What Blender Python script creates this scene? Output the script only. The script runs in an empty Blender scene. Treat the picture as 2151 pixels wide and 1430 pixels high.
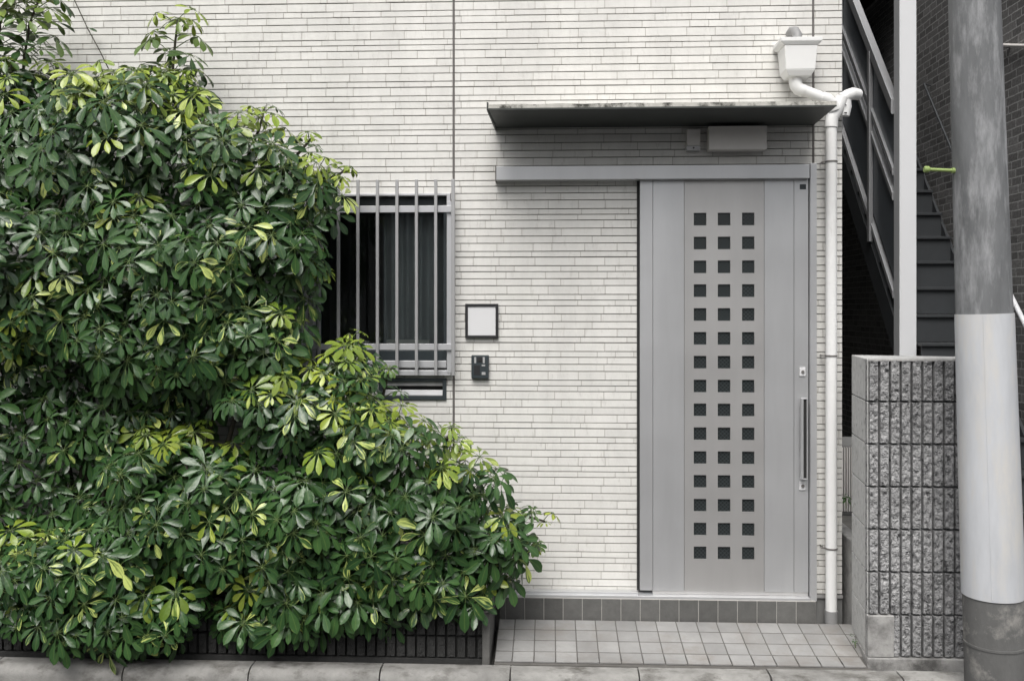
import bpy, bmesh, math, random
import numpy as np
from mathutils import Vector, Matrix, noise
random.seed(7); np.random.seed(7)
R = math.radians
scene = bpy.context.scene
# ------------------------------------------------------------------ camera
F = 1850.0; CX = 1075.5; HY = 650.0; YAW = R(2.43); EYE = 1.62; DIST = 4.7
cam_d = bpy.data.cameras.new('camera'); cam = bpy.data.objects.new('camera', cam_d)
scene.collection.objects.link(cam); scene.camera = cam
cam_d.sensor_width = 36; cam_d.lens = F / 2151 * 36
cam_d.shift_y = -(715 - HY) / 2151
cam_d.clip_start = .05; cam_d.clip_end = 500
cam.location = (0, -DIST, EYE); cam.rotation_euler = (R(90), 0, YAW)
# ------------------------------------------------------------------ light: overcast
w = bpy.data.worlds.new('World'); scene.world = w; w.use_nodes = True
nt = w.node_tree; nt.nodes.clear()
sky = nt.nodes.new('ShaderNodeTexSky'); sky.sky_type = 'NISHITA'; sky.sun_disc = False
sky.sun_elevation = R(58); sky.sun_rotation = R(200); sky.air_density = 1.2; sky.dust_density = 6; sky.ozone_density = 1
hs = nt.nodes.new('ShaderNodeHueSaturation'); hs.inputs['Saturation'].default_value = .22
bg = nt.nodes.new('ShaderNodeBackground'); bg.inputs[1].default_value = .105
wo = nt.nodes.new('ShaderNodeOutputWorld')
nt.links.new(sky.outputs[0], hs.inputs['Color']); nt.links.new(hs.outputs[0], bg.inputs[0]); nt.links.new(bg.outputs[0], wo.inputs[0])
sd = bpy.data.lights.new('sun', 'SUN'); sd.energy = 1.5; sd.angle = R(34); sd.color = (1, .975, .94)
so = bpy.data.objects.new('sun', sd); scene.collection.objects.link(so)
so.rotation_euler = Vector((0.06, 0.74, -1.0)).to_track_quat('-Z', 'Y').to_euler()
vs = scene.view_settings; vs.view_transform = 'Standard'; vs.look = 'None'; vs.exposure = 0.56; vs.gamma = 1

# ------------------------------------------------------------------ helpers
def P(px, py, Y):
    """photo pixel -> point on the vertical plane y = Y"""
    dx, dz = (px - CX) / F, -(py - HY) / F
    c, s = math.cos(YAW), math.sin(YAW)
    vx, vy = c * dx - s, s * dx + c
    t = (Y + DIST) / vy
    return Vector((vx * t, Y, EYE + dz * t))
def PX(px, Y): return P(px, 650, Y).x
def PZ(px, py, Y): return P(px, py, Y).z

class MB:
    def __init__(s): s.v = []; s.f = []; s.c = []
    def add(s, vs, fs, c=.5):
        o = len(s.v); s.v += [tuple(p) for p in vs]
        for f in fs: s.f.append(tuple(i + o for i in f)); s.c.append(c)
    def box(s, x0, x1, y0, y1, z0, z1, c=.5, taper=0):
        t = taper
        s.add([(x0 + t, y0, z0 + t), (x1 - t, y0, z0 + t), (x1 - t, y0, z1 - t), (x0 + t, y0, z1 - t),
               (x0, y1, z0), (x1, y1, z0), (x1, y1, z1), (x0, y1, z1)],
              [(0, 1, 2, 3), (5, 4, 7, 6), (4, 0, 3, 7), (1, 5, 6, 2), (3, 2, 6, 7), (4, 5, 1, 0)], c)
    def hexa(s, p, c=.5):   # 8 points: bottom 4 ccw, top 4 ccw
        s.add(p, [(3, 2, 1, 0), (4, 5, 6, 7), (0, 1, 5, 4), (1, 2, 6, 5), (2, 3, 7, 6), (3, 0, 4, 7)], c)
    def tube(s, pts, rad, n=12, c=.5, cap=True):
        pts = [Vector(p) for p in pts]
        rad = rad if isinstance(rad, (list, tuple)) else [rad] * len(pts)
        o = len(s.v); prev = None
        for i, p in enumerate(pts):
            d = (pts[min(i + 1, len(pts) - 1)] - pts[max(i - 1, 0)]).normalized()
            if prev is None:
                a = d.cross(Vector((0, 0, 1)) if abs(d.z) < .9 else Vector((1, 0, 0))).normalized()
            else: a = (prev - d * prev.dot(d)).normalized()
            prev = a; b = d.cross(a)
            for k in range(n):
                t = 2 * math.pi * k / n
                s.v.append(tuple(p + (a * math.cos(t) + b * math.sin(t)) * rad[i]))
        for i in range(len(pts) - 1):
            for k in range(n):
                k2 = (k + 1) % n
                s.f.append((o + i * n + k, o + i * n + k2, o + (i + 1) * n + k2, o + (i + 1) * n + k)); s.c.append(c)
        if cap:
            s.f.append(tuple(o + k for k in range(n))[::-1]); s.c.append(c)
            s.f.append(tuple(o + (len(pts) - 1) * n + k for k in range(n))); s.c.append(c)
    def beam(s, a, b, wx, wz, c=.5):   # sloping bar in the y-z plane from a to b, square cut in z
        a = Vector(a); b = Vector(b)
        s.hexa([(a.x - wx / 2, a.y, a.z - wz / 2), (a.x + wx / 2, a.y, a.z - wz / 2), (b.x + wx / 2, b.y, b.z - wz / 2), (b.x - wx / 2, b.y, b.z - wz / 2),
                (a.x - wx / 2, a.y, a.z + wz / 2), (a.x + wx / 2, a.y, a.z + wz / 2), (b.x + wx / 2, b.y, b.z + wz / 2), (b.x - wx / 2, b.y, b.z + wz / 2)], c)
    def build(s, name, mat, parent=None, bev=0, smooth=False, seg=2):
        m = bpy.data.meshes.new(name); m.from_pydata(s.v, [], s.f)
        a = m.color_attributes.new('Col', 'FLOAT_COLOR', 'CORNER')
        tot = np.array([len(f) for f in s.f]); cc = np.repeat(np.array(s.c, dtype=np.float32), tot)
        a.data.foreach_set('color', np.stack([cc, cc, cc, np.ones_like(cc)], 1).ravel())
        m.materials.append(mat); m.update()
        o = bpy.data.objects.new(name, m); scene.collection.objects.link(o)
        if smooth:
            m.polygons.foreach_set('use_smooth', [True] * len(m.polygons))
            if smooth == 'auto':
                md = o.modifiers.new('n', 'EDGE_SPLIT'); md.split_angle = R(40)
        if bev:
            md = o.modifiers.new('b', 'BEVEL'); md.width = bev; md.segments = seg; md.limit_method = 'ANGLE'; md.angle_limit = R(40)
        if parent: o.parent = parent; o.matrix_parent_inverse = parent.matrix_world.inverted() if False else Matrix.Translation(-parent.location)
        return o
def sub(o, parent):     # parent o (built in world coordinates) under part 'parent' whose own origin is the thing's frame
    o.parent = parent; o.matrix_parent_inverse = Matrix.Identity(4); return o
def thing(name, label, cat, loc=(0, 0, 0), group=None):
    o = bpy.data.objects.new(name, None); scene.collection.objects.link(o)
    o.location = loc; o.empty_display_size = .1; tag(o, label, cat, group); return o
def tag(o, label, cat, group=None, kind=None):
    if label: o['label'] = label
    if cat: o['category'] = cat
    if group: o['group'] = group
    if kind: o['kind'] = kind
    return o
def struct(o): o['kind'] = 'structure'; return o

# ------------------------------------------------------------------ materials
def mat(name, col, rough=.6, metal=0, var=.0, vscale=8, bump=0, bscale=60, colvar=0, stretch=(1, 1, 1), spec=.5,
        stain=None, stain_scale=3, stain_lo=.5, stain_hi=.7, stain_stretch=(1, 1, 1), det=6, coat=0, rvar=0, grime=0, gscale=1.3, gstretch=(3, 1, .4)):
    m = bpy.data.materials.new(name); m.use_nodes = True; t = m.node_tree; N = t.nodes; L = t.links
    b = N['Principled BSDF']; b.inputs['Roughness'].default_value = rough; b.inputs['Metallic'].default_value = metal
    b.inputs['Specular IOR Level'].default_value = spec; b.inputs['Coat Weight'].default_value = coat
    tc = N.new('ShaderNodeTexCoord'); mp = N.new('ShaderNodeMapping'); mp.inputs['Scale'].default_value = stretch
    L.new(tc.outputs['Object'], mp.inputs[0])
    rgb = N.new('ShaderNodeRGB'); rgb.outputs[0].default_value = (*col, 1); out = rgb.outputs[0]
    def mul(inp, fac_socket, lo, hi, clamp=True):
        r = N.new('ShaderNodeMapRange'); r.inputs[1].default_value = 0; r.inputs[2].default_value = 1
        r.inputs[3].default_value = lo; r.inputs[4].default_value = hi; L.new(fac_socket, r.inputs[0])
        v = N.new('ShaderNodeVectorMath'); v.operation = 'SCALE'; L.new(inp, v.inputs[0]); L.new(r.outputs[0], v.inputs['Scale'])
        return v.outputs[0]
    if var:
        n = N.new('ShaderNodeTexNoise'); n.inputs['Scale'].default_value = vscale; n.inputs['Detail'].default_value = det
        n.inputs['Roughness'].default_value = .65
        L.new(mp.outputs[0], n.inputs[0]); out = mul(out, n.outputs[0], 1 - var * 1.6, 1 + var * 1.6)
        if rvar:
            r = N.new('ShaderNodeMapRange'); r.inputs[3].default_value = rough - rvar; r.inputs[4].default_value = rough + rvar
            L.new(n.outputs[0], r.inputs[0]); L.new(r.outputs[0], b.inputs['Roughness'])
    if colvar:
        a = N.new('ShaderNodeVertexColor'); a.layer_name = 'Col'
        out = mul(out, a.outputs[0], 1 - colvar, 1 + colvar)
    if grime:
        mp3 = N.new('ShaderNodeMapping'); mp3.inputs['Scale'].default_value = gstretch; mp3.inputs['Location'].default_value = (7, 3, 1); L.new(tc.outputs['Object'], mp3.inputs[0])
        n = N.new('ShaderNodeTexNoise'); n.inputs['Scale'].default_value = gscale; n.inputs['Detail'].default_value = 7; n.inputs['Roughness'].default_value = .6
        L.new(mp3.outputs[0], n.inputs[0]); r0 = N.new('ShaderNodeMapRange'); r0.inputs[1].default_value = .3; r0.inputs[2].default_value = .6; L.new(n.outputs[0], r0.inputs[0])
        out = mul(out, r0.outputs[0], 1 - grime, 1)
    if stain:
        mp2 = N.new('ShaderNodeMapping'); mp2.inputs['Scale'].default_value = stain_stretch; mp2.inputs['Location'].default_value = (3.1, 1.7, .4)
        L.new(tc.outputs['Object'], mp2.inputs[0])
        n = N.new('ShaderNodeTexNoise'); n.inputs['Scale'].default_value = stain_scale; n.inputs['Detail'].default_value = 8; n.inputs['Roughness'].default_value = .7
        L.new(mp2.outputs[0], n.inputs[0])
        r = N.new('ShaderNodeMapRange'); r.inputs[1].default_value = stain_lo; r.inputs[2].default_value = stain_hi; L.new(n.outputs[0], r.inputs[0])
        mx = N.new('ShaderNodeMix'); mx.data_type = 'RGBA'; L.new(r.outputs[0], mx.inputs[0]); L.new(out, mx.inputs[6]); mx.inputs[7].default_value = (*stain, 1)
        out = mx.outputs[2]
    L.new(out, b.inputs['Base Color'])
    if bump:
        n = N.new('ShaderNodeTexNoise'); n.inputs['Scale'].default_value = bscale; n.inputs['Detail'].default_value = 5
        L.new(mp.outputs[0], n.inputs[0]); bp = N.new('ShaderNodeBump'); bp.inputs['Strength'].default_value = 1; bp.inputs['Distance'].default_value = bump
        L.new(n.outputs[0], bp.inputs['Height']); L.new(bp.outputs[0], b.inputs['Normal'])
    return m

M = {}
M['siding'] = mat('siding', (.728, .718, .686), .62, var=.07, vscale=22, colvar=.04, grime=.13, bump=.0012, bscale=70, stretch=(1, 1, .8),
                  stain=(.47, .455, .42), stain_scale=16, stain_lo=.56, stain_hi=.80, stain_stretch=(2.2, 1, .55))
M['row'] = mat('siding_row_joint', (.50, .485, .455), .8, var=.08, vscale=20)
M['joint'] = mat('siding_gap', (.27, .265, .255), .9, var=.15, vscale=15)
M['seal'] = mat('sealant', (.13, .12, .115), .7, var=.25, vscale=12)
M['alu'] = mat('silver_aluminium', (.625, .63, .64), .36, metal=.6, var=.035, vscale=2.5, rvar=.12, grime=.08, gscale=2)
M['alu_dark'] = mat('bronze_silver_aluminium', (.56, .552, .545), .38, metal=.6, var=.035, vscale=2.5, rvar=.12, grime=.08, gscale=2)
M['alu_frame'] = mat('window_aluminium', (.52, .525, .54), .40, metal=.35, var=.06, vscale=9)
M['bar'] = mat('grille_aluminium', (.38, .38, .385), .45, metal=.3, var=.08, vscale=9)
M['black'] = mat('black_frame_paint', (.022, .022, .024), .45)
M['dim'] = mat('dull_silver_detail', (.38, .38, .38), .5)
M['rubber'] = mat('rubber', (.02, .02, .02), .8)
M['darkgrey'] = mat('charcoal_plastic', (.035, .045, .05), .42, var=.1)
M['plate'] = mat('white_acrylic_plate', (.70, .70, .71), .22, var=.015, vscale=2)
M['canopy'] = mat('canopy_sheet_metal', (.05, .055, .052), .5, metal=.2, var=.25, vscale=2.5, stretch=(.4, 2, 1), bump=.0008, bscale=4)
M['lip'] = mat('weathered_canopy_lip', (.50, .49, .45), .85, var=.2, vscale=30, stain=(.06, .06, .05), stain_scale=11, stain_lo=.47, stain_hi=.60, bump=.002, bscale=150)
M['beige'] = mat('grey_beige_plastic', (.80, .77, .74), .45, var=.05, vscale=6)
M['pvc'] = mat('white_pvc', (.80, .80, .79), .38, var=.035, vscale=5, stain=(.60, .59, .56), stain_scale=9, stain_lo=.6, stain_hi=.85, stain_stretch=(3, 3, .5))
M['pvc_grey'] = mat('grey_pvc', (.26, .26, .26), .5, var=.1)
M['steel'] = mat('band_steel', (.22, .21, .20), .5, metal=.5)
M['block'] = mat('split_face_concrete', (.35, .35, .352), .92, var=.42, vscale=55, bump=.005, bscale=140, stain=(.06, .06, .062), stain_scale=40, stain_lo=.52, stain_hi=.64, det=9, grime=.45, gscale=2.2, gstretch=(1, 1, 1))  # dark blotches: exposed aggregate plus painted shade of the pits
M['block_side'] = mat('smooth_block_side', (.50, .50, .49), .92, var=.22, vscale=30, bump=.002, bscale=120, stain=(.16, .16, .155), stain_scale=26, stain_lo=.56, stain_hi=.72, det=9)
M['mortar'] = mat('mortar', (.36, .355, .345), .93, var=.3, vscale=10, bump=.002, bscale=90, stain=(.09, .088, .085), stain_scale=4, stain_lo=.48, stain_hi=.68, det=9)
M['planter'] = mat('shaded_planter_block', (.036, .036, .035), .92, var=.35, vscale=30, bump=.003, bscale=150)  # base colour darkened to stand in for shade beneath the shrubs
M['tile_dark'] = mat('charcoal_riser_tile', (.118, .117, .112), .55, var=.22, vscale=28, colvar=.16, bump=.0006, bscale=120)
M['tile'] = mat('grey_porch_tile', (.30, .298, .293), .55, grime=.22, gscale=3, gstretch=(1, 1, 1), var=.10, vscale=14, colvar=.12, bump=.0006, bscale=120,
                stain=(.20, .18, .16), stain_scale=3.5, stain_lo=.48, stain_hi=.75)
M['grout_l'] = mat('pale_grout', (.36, .35, .33), .9, var=.25, vscale=25)
M['grout_d'] = mat('dark_grout', (.11, .105, .098), .9, var=.3, vscale=9)
M['kerb'] = mat('kerb_concrete', (.31, .305, .29), .9, var=.25, vscale=16, bump=.002, bscale=140, grime=.35, gscale=4, gstretch=(1, 1, 1), stain=(.10, .095, .085), stain_scale=9, stain_lo=.50, stain_hi=.66, stain_stretch=(.6, 1, 1), colvar=.2)
M['asphalt'] = mat('asphalt', (.05, .05, .052), .9, var=.25, vscale=60, bump=.004, bscale=220)
M['ground'] = mat('alley_concrete', (.12, .118, .112), .95, var=.3, vscale=10, bump=.003, bscale=60)
M['soil'] = mat('soil', (.03, .024, .018), 1, var=.4, vscale=20, bump=.01, bscale=30)
M['pole'] = mat('utility_pole_concrete', (.15, .155, .16), .8, var=.38, vscale=11, stretch=(1, 1, .22), bump=.0015, bscale=120,
                stain=(.36, .365, .375), stain_scale=4.2, stain_lo=.49, stain_hi=.68, stain_stretch=(2.2, 2.2, .5), det=9)
M['pole_low'] = mat('utility_pole_foot_concrete', (.13, .13, .127), .85, var=.3, vscale=7, stretch=(1, 1, .4), bump=.002, bscale=100, stain=(.32, .31, .29), stain_scale=5, stain_lo=.55, stain_hi=.68, det=9)
M['sleeve'] = mat('white_pole_sleeve', (.58, .595, .62), .5, var=.10, vscale=5, stretch=(1, 1, .35), bump=.0015, bscale=9, grime=.16, gscale=6, gstretch=(1.5, 1.5, .3), stain=(.60, .59, .57), stain_scale=5, stain_lo=.46, stain_hi=.62, stain_stretch=(1.6, 1.6, .35))
M['green'] = mat('yellow_green_step_paint', (.27, .36, .12), .5, var=.2, vscale=40)
M['stairs'] = mat('dark_painted_steel', (.045, .049, .053), .5, var=.18, vscale=6)
M['rail'] = mat('grey_painted_rail', (.40, .405, .415), .42, metal=.3, var=.06)
M['panel'] = mat('smoke_grey_panel', (.12, .135, .15), .30, var=.08, vscale=3)
M['post'] = mat('white_painted_post', (.80, .81, .83), .42, var=.03, vscale=2)
M['wallside'] = mat('plain_cement', (.2, .2, .195), .9, var=.15, vscale=4)
M['sky_block_slab'] = mat('sky_block_slab', (.03, .03, .03), .9)
M['opp'] = mat('opposite_render', (.32, .315, .31), .85, var=.08, vscale=1.5)
M['bark'] = mat('bark', (.055, .05, .035), .85, var=.3, vscale=40)
M['petiole'] = mat('petiole_green', (.09, .14, .035), .5, var=.2, vscale=20)
M['curtain'] = mat('grey_curtain', (.45, .46, .465), .9, var=.12, vscale=6)
M['room'] = mat('room_wall', (.5, .5, .5), .9)
M['white_thing'] = mat('cream_sill_object', (.7, .68, .64), .6, var=.1)

def brickmat(name, c1, c2, mortar, bw, bh, ms, axis):
    m = bpy.data.materials.new(name); m.use_nodes = True; t = m.node_tree; N = t.nodes; L = t.links; b = N['Principled BSDF']
    tc = N.new('ShaderNodeTexCoord'); sp = N.new('ShaderNodeSeparateXYZ'); cb = N.new('ShaderNodeCombineXYZ')
    L.new(tc.outputs['Object'], sp.inputs[0]); L.new(sp.outputs[axis], cb.inputs[0]); L.new(sp.outputs[2], cb.inputs[1])
    nz = N.new('ShaderNodeTexNoise'); nz.inputs['Scale'].default_value = 9; L.new(cb.outputs[0], nz.inputs[0])
    dis = N.new('ShaderNodeVectorMath'); dis.operation = 'MULTIPLY_ADD'; L.new(nz.outputs['Color'], dis.inputs[0]); dis.inputs[1].default_value = (.02, .012, 0); L.new(cb.outputs[0], dis.inputs[2])
    def br(w_, h_, off, sq, sf):
        k = N.new('ShaderNodeTexBrick'); L.new(dis.outputs[0], k.inputs['Vector']); k.inputs['Scale'].default_value = 1
        k.inputs['Brick Width'].default_value = w_; k.inputs['Row Height'].default_value = h_; k.inputs['Mortar Size'].default_value = ms
        k.inputs['Mortar Smooth'].default_value = .2; k.inputs['Bias'].default_value = 0
        k.inputs['Color1'].default_value = (*c1, 1); k.inputs['Color2'].default_value = (*c2, 1); k.inputs['Mortar'].default_value = (*mortar, 1)
        k.offset = off; k.squash = sq; k.squash_frequency = sf; return k
    k = br(bw, bh, .37, 1.6, 3)
    n2 = N.new('ShaderNodeTexNoise'); n2.inputs['Scale'].default_value = 50; n2.inputs['Detail'].default_value = 8; L.new(cb.outputs[0], n2.inputs[0])
    r = N.new('ShaderNodeMapRange'); r.inputs[3].default_value = .45; r.inputs[4].default_value = 1.55; L.new(n2.outputs[0], r.inputs[0])
    v = N.new('ShaderNodeVectorMath'); v.operation = 'SCALE'; L.new(k.outputs[0], v.inputs[0]); L.new(r.outputs[0], v.inputs['Scale'])
    L.new(v.outputs[0], b.inputs['Base Color']); b.inputs['Roughness'].default_value = .85
    mm = N.new('ShaderNodeMath'); mm.operation = 'MULTIPLY_ADD'; L.new(n2.outputs[0], mm.inputs[0]); mm.inputs[1].default_value = .6
    iv = N.new('ShaderNodeMath'); iv.operation = 'SUBTRACT'; iv.inputs[0].default_value = 1; L.new(k.outputs['Fac'], iv.inputs[1]); L.new(iv.outputs[0], mm.inputs[2])
    bp = N.new('ShaderNodeBump'); bp.inputs['Distance'].default_value = .006; bp.inputs['Strength'].default_value = 1
    L.new(mm.outputs[0], bp.inputs['Height']); L.new(bp.outputs[0], b.inputs['Normal']); return m
M['brick'] = brickmat('dark_brick', (.11, .108, .106), (.20, .197, .194), (.36, .36, .355), .125, .056, .0045, 1)

def glassmat(name, tint, rough=.03):
    m = bpy.data.materials.new(name); m.use_nodes = True; t = m.node_tree; N = t.nodes; L = t.links
    N.remove(N['Principled BSDF']); o = N['Material Output']
    tr = N.new('ShaderNodeBsdfTransparent'); tr.inputs[0].default_value = (*tint, 1)
    gl = N.new('ShaderNodeBsdfGlossy'); gl.inputs['Roughness'].default_value = rough
    fr = N.new('ShaderNodeFresnel'); fr.inputs[0].default_value = 1.5; mx = N.new('ShaderNodeMixShader')
    L.new(fr.outputs[0], mx.inputs[0]); L.new(tr.outputs[0], mx.inputs[1]); L.new(gl.outputs[0], mx.inputs[2]); L.new(mx.outputs[0], o.inputs[0]); return m
M['glass'] = glassmat('window_glass', (.82, .85, .85))

def doorglass():
    m = bpy.data.materials.new('wired_dark_glass'); m.use_nodes = True; t = m.node_tree; N = t.nodes; L = t.links; b = N['Principled BSDF']
    tc = N.new('ShaderNodeTexCoord'); out = None
    for a in (R(45), R(-45)):
        mp = N.new('ShaderNodeMapping'); mp.inputs['Rotation'].default_value = (0, a, 0); L.new(tc.outputs['Object'], mp.inputs[0])
        wv = N.new('ShaderNodeTexWave'); wv.inputs['Scale'].default_value = 22; L.new(mp.outputs[0], wv.inputs[0])
        r = N.new('ShaderNodeMapRange'); r.inputs[1].default_value = .88; r.inputs[2].default_value = 1; L.new(wv.outputs['Fac'], r.inputs[0])
        if out is None: out = r.outputs[0]
        else:
            x = N.new('ShaderNodeMath'); x.operation = 'MAXIMUM'; L.new(out, x.inputs[0]); L.new(r.outputs[0], x.inputs[1]); out = x.outputs[0]
    mx = N.new('ShaderNodeMix'); mx.data_type = 'RGBA'; L.new(out, mx.inputs[0])
    mx.inputs[6].default_value = (.012, .016, .017, 1); mx.inputs[7].default_value = (.06, .068, .07, 1)
    L.new(mx.outputs[2], b.inputs['Base Color']); b.inputs['Roughness'].default_value = .32; return m
M['doorglass'] = doorglass()

def leafmat():
    m = bpy.data.materials.new('schefflera_leaf'); m.use_nodes = True; t = m.node_tree; N = t.nodes; L = t.links; b = N['Principled BSDF']; o = N['Material Output']
    at = N.new('ShaderNodeVertexColor'); at.layer_name = 'Leaf'; sp = N.new('ShaderNodeSeparateColor'); L.new(at.outputs[0], sp.inputs[0])
    uv = N.new('ShaderNodeUVMap'); uv.uv_map = 'UV'; su = N.new('ShaderNodeSeparateXYZ'); L.new(uv.outputs[0], su.inputs[0])
    def mix(f, a, c2):
        x = N.new('ShaderNodeMix'); x.data_type = 'RGBA'
        if isinstance(f, float): x.inputs[0].default_value = f
        else: L.new(f, x.inputs[0])
        for k, s_ in ((6, a), (7, c2)):
            if isinstance(s_, tuple): x.inputs[k].default_value = (*s_, 1)
            else: L.new(s_, x.inputs[k])
        return x.outputs[2]
    base = mix(sp.outputs[0], (.012, .042, .013), (.056, .128, .034))
    young = mix(sp.outputs[0], (.16, .26, .025), (.36, .42, .055))
    c = mix(sp.outputs[2], base, young)
    # variegation in leaf space
    cb = N.new('ShaderNodeCombineXYZ'); L.new(su.outputs[0], cb.inputs[0]); L.new(su.outputs[1], cb.inputs[1])
    sc = N.new('ShaderNodeMath'); sc.operation = 'MULTIPLY'; L.new(sp.outputs[0], sc.inputs[0]); sc.inputs[1].default_value = 97; L.new(sc.outputs[0], cb.inputs[2])
    mp = N.new('ShaderNodeMapping'); mp.inputs['Scale'].default_value = (.9, 1.25, 1); L.new(cb.outputs[0], mp.inputs[0])
    nz = N.new('ShaderNodeTexNoise'); nz.inputs['Scale'].default_value = 1.4; nz.inputs['Detail'].default_value = 2.5; L.new(mp.outputs[0], nz.inputs[0])
    ad = N.new('ShaderNodeMath'); ad.operation = 'ADD'; L.new(nz.outputs[0], ad.inputs[0]); L.new(sp.outputs[1], ad.inputs[1])
    r = N.new('ShaderNodeMapRange'); r.inputs[1].default_value = .93; r.inputs[2].default_value = 1.08; L.new(ad.outputs[0], r.inputs[0])
    c = mix(r.outputs[0], c, (.48, .56, .16))
    # midrib
    ab = N.new('ShaderNodeMath'); ab.operation = 'ABSOLUTE'; L.new(su.outputs[1], ab.inputs[0])
    r2 = N.new('ShaderNodeMapRange'); r2.inputs[1].default_value = .11; r2.inputs[2].default_value = .02; r2.inputs[3].default_value = 0; r2.inputs[4].default_value = .55; L.new(ab.outputs[0], r2.inputs[0])
    c = mix(r2.outputs[0], c, (.12, .19, .05))
    L.new(c, b.inputs['Base Color'])
    b.inputs['Roughness'].default_value = .30; b.inputs['Specular IOR Level'].default_value = .5
    n2 = N.new('ShaderNodeTexNoise'); n2.inputs['Scale'].default_value = 35; tc = N.new('ShaderNodeTexCoord'); L.new(tc.outputs['Object'], n2.inputs[0])
    bp = N.new('ShaderNodeBump'); bp.inputs['Distance'].default_value = .004; bp.inputs['Strength'].default_value = .6; L.new(n2.outputs[0], bp.inputs['Height']); L.new(bp.outputs[0], b.inputs['Normal'])
    tl = N.new('ShaderNodeBsdfTranslucent'); L.new(c, tl.inputs[0])
    mx = N.new('ShaderNodeMixShader'); mx.inputs[0].default_value = .09; L.new(b.outputs[0], mx.inputs[1]); L.new(tl.outputs[0], mx.inputs[2]); L.new(mx.outputs[0], o.inputs[0])
    return m
M['leaf'] = leafmat()

# ------------------------------------------------------------------ setting
m = MB(); m.box(-40, 40, -40, -.70, -.6, -.215); struct(m.build('road', M['asphalt']))
m = MB(); m.box(-40, 40, -.52, 60, -.62, -.13); m.box(1.62, 8, -.30, 9, -.12, -.03); struct(m.build('ground', M['ground']))
# kerb stones in one sheet of the setting, rounded nose
m = MB()
def kerb(x0, x1, c, yb=-.535, yf=-.642, zt=-.060, zb=-.3, rr=.048):
    n = 9; prof = [(yb, zb), (yb, zt)]
    for k in range(n + 1):
        a = math.pi / 2 * k / n; prof.append((yf + rr - rr * math.sin(a), zt - rr + rr * math.cos(a)))
    prof.append((yf, zb)); P0 = len(prof)
    vs_ = [(x0, y, z) for y, z in prof] + [(x1, y, z) for y, z in prof]
    fs = [(i, i + P0, (i + 1) % P0 + P0, (i + 1) % P0) for i in range(P0)] + [tuple(range(P0)), tuple(range(P0, 2 * P0))[::-1]]
    m.add(vs_, [f[::-1] for f in fs], c)
joints = [-3.9, PX(-10, -.6), PX(265, -.6), PX(527, -.6), PX(800, -.6), PX(1072, -.6), PX(1342, -.6), PX(1617, -.6), PX(1893, -.6), PX(2165, -.6), 3.4, 4.0, 4.6]
for i in range(len(joints) - 1):
    a, b_ = joints[i] + .0035, joints[i + 1] - .0035; c = random.uniform(.3, .7)
    if i == 7: kerb(a, b_, .35, zt=-.058, zb=-.092, rr=.028)
    elif i == 8: kerb(a, b_, .9, zt=-.056, yf=-.655)
    else: kerb(a, b_, c, zt=-.062 + random.uniform(-.002, .002))
m.box(-3.9, 4.6, -.530, -.522, -.3, -.070, .2)
o = m.build('kerb', M['kerb'], smooth='auto'); struct(o)
# porch: sloping tiled paving
YB, YF = -.095, -.525
def pz(y): return .004 + (y - YB) / (YB - YF) * .064     # slopes down to the street
def xr(y): return 1.500 + (y + .5) * .14                # slanting boundary on the right
m = MB(); mt = MB(); XL = -.262; T = .1040; g = .0024; gy = .0050
mt.hexa([(XL, YF, -.3), (xr(YF), YF, -.3), (xr(YB), YB, -.3), (XL, YB, -.3), (XL, YF, pz(YF) - .0025), (xr(YF), YF, pz(YF) - .0025), (xr(YB), YB, pz(YB) - .0025), (XL, YB, pz(YB) - .0025)])
y1 = YB - .002; first = T
while y1 > YF + .02:
    y0 = max(y1 - first, YF + .03 if y1 - first > YF + .03 else YF + .004); 
    x = XL - .02
    while x < 1.6:
        xa, xb = max(x + g, XL + .002), x + T - g
        xb0, xb1 = min(xb, xr(y0) - .004), min(xb, xr(y1) - .004)
        if xb0 > xa + .01:
            h = [random.uniform(-.0006, .0006) for _ in range(4)]; c = random.random()
            m.hexa([(xa, y0 + gy, -.05), (xb0, y0 + gy, -.05), (xb1, y1 - gy, -.05), (xa, y1 - gy, -.05),
                    (xa, y0 + gy, pz(y0) + h[0]), (xb0, y0 + gy, pz(y0) + h[1]), (xb1, y1 - gy, pz(y1) + h[2]), (xa, y1 - gy, pz(y1) + h[3])], c)
        x += T
    y1 = y0; first = T
o = m.build('porch', M['tile'], bev=.0015); struct(o)
struct(mt.build('porch_grout_bed', M['grout_d']))

# ------------------------------------------------------------------ the house
house = thing('house', 'pale grey brick-tile clad house front with a sliding door under a thin canopy', 'house', (-.5, .02, 0))
XE = PX(1768, 0)                                          # right corner of the house
XW = -3.7; ZS = PZ(1200, 1238, 0); ZTOP = 4.25
win = (PX(652, 0), PX(947, 0), PZ(800, 772, 0), PZ(800, 408, 0))
door = (PX(1343, 0), PX(1703, 0), PZ(1500, 1250, 0), PZ(1500, 372, 0))
slot = (PX(802, 0), PX(933, 0), PZ(870, 833, 0), PZ(870, 799, 0))
holes = [win, door, slot]
JX = [PX(953.5, 0), PX(1707, 0)]
rows_mm = [18, 12, 14.4, 14.4, 18, 11.6, 11.6, 16.7, 15.8, 14.6, 16.7, 11.6]; tot = sum(rows_mm); rows = [r * .455 / tot for r in rows_mm]
z = PZ(953.5, 183.7, 0); zl = []
zt = z + 3 * .455
while zt > ZS - .02:
    for i, r in enumerate(rows): zl.append((zt - r, zt, i == 0)); zt -= r
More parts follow.
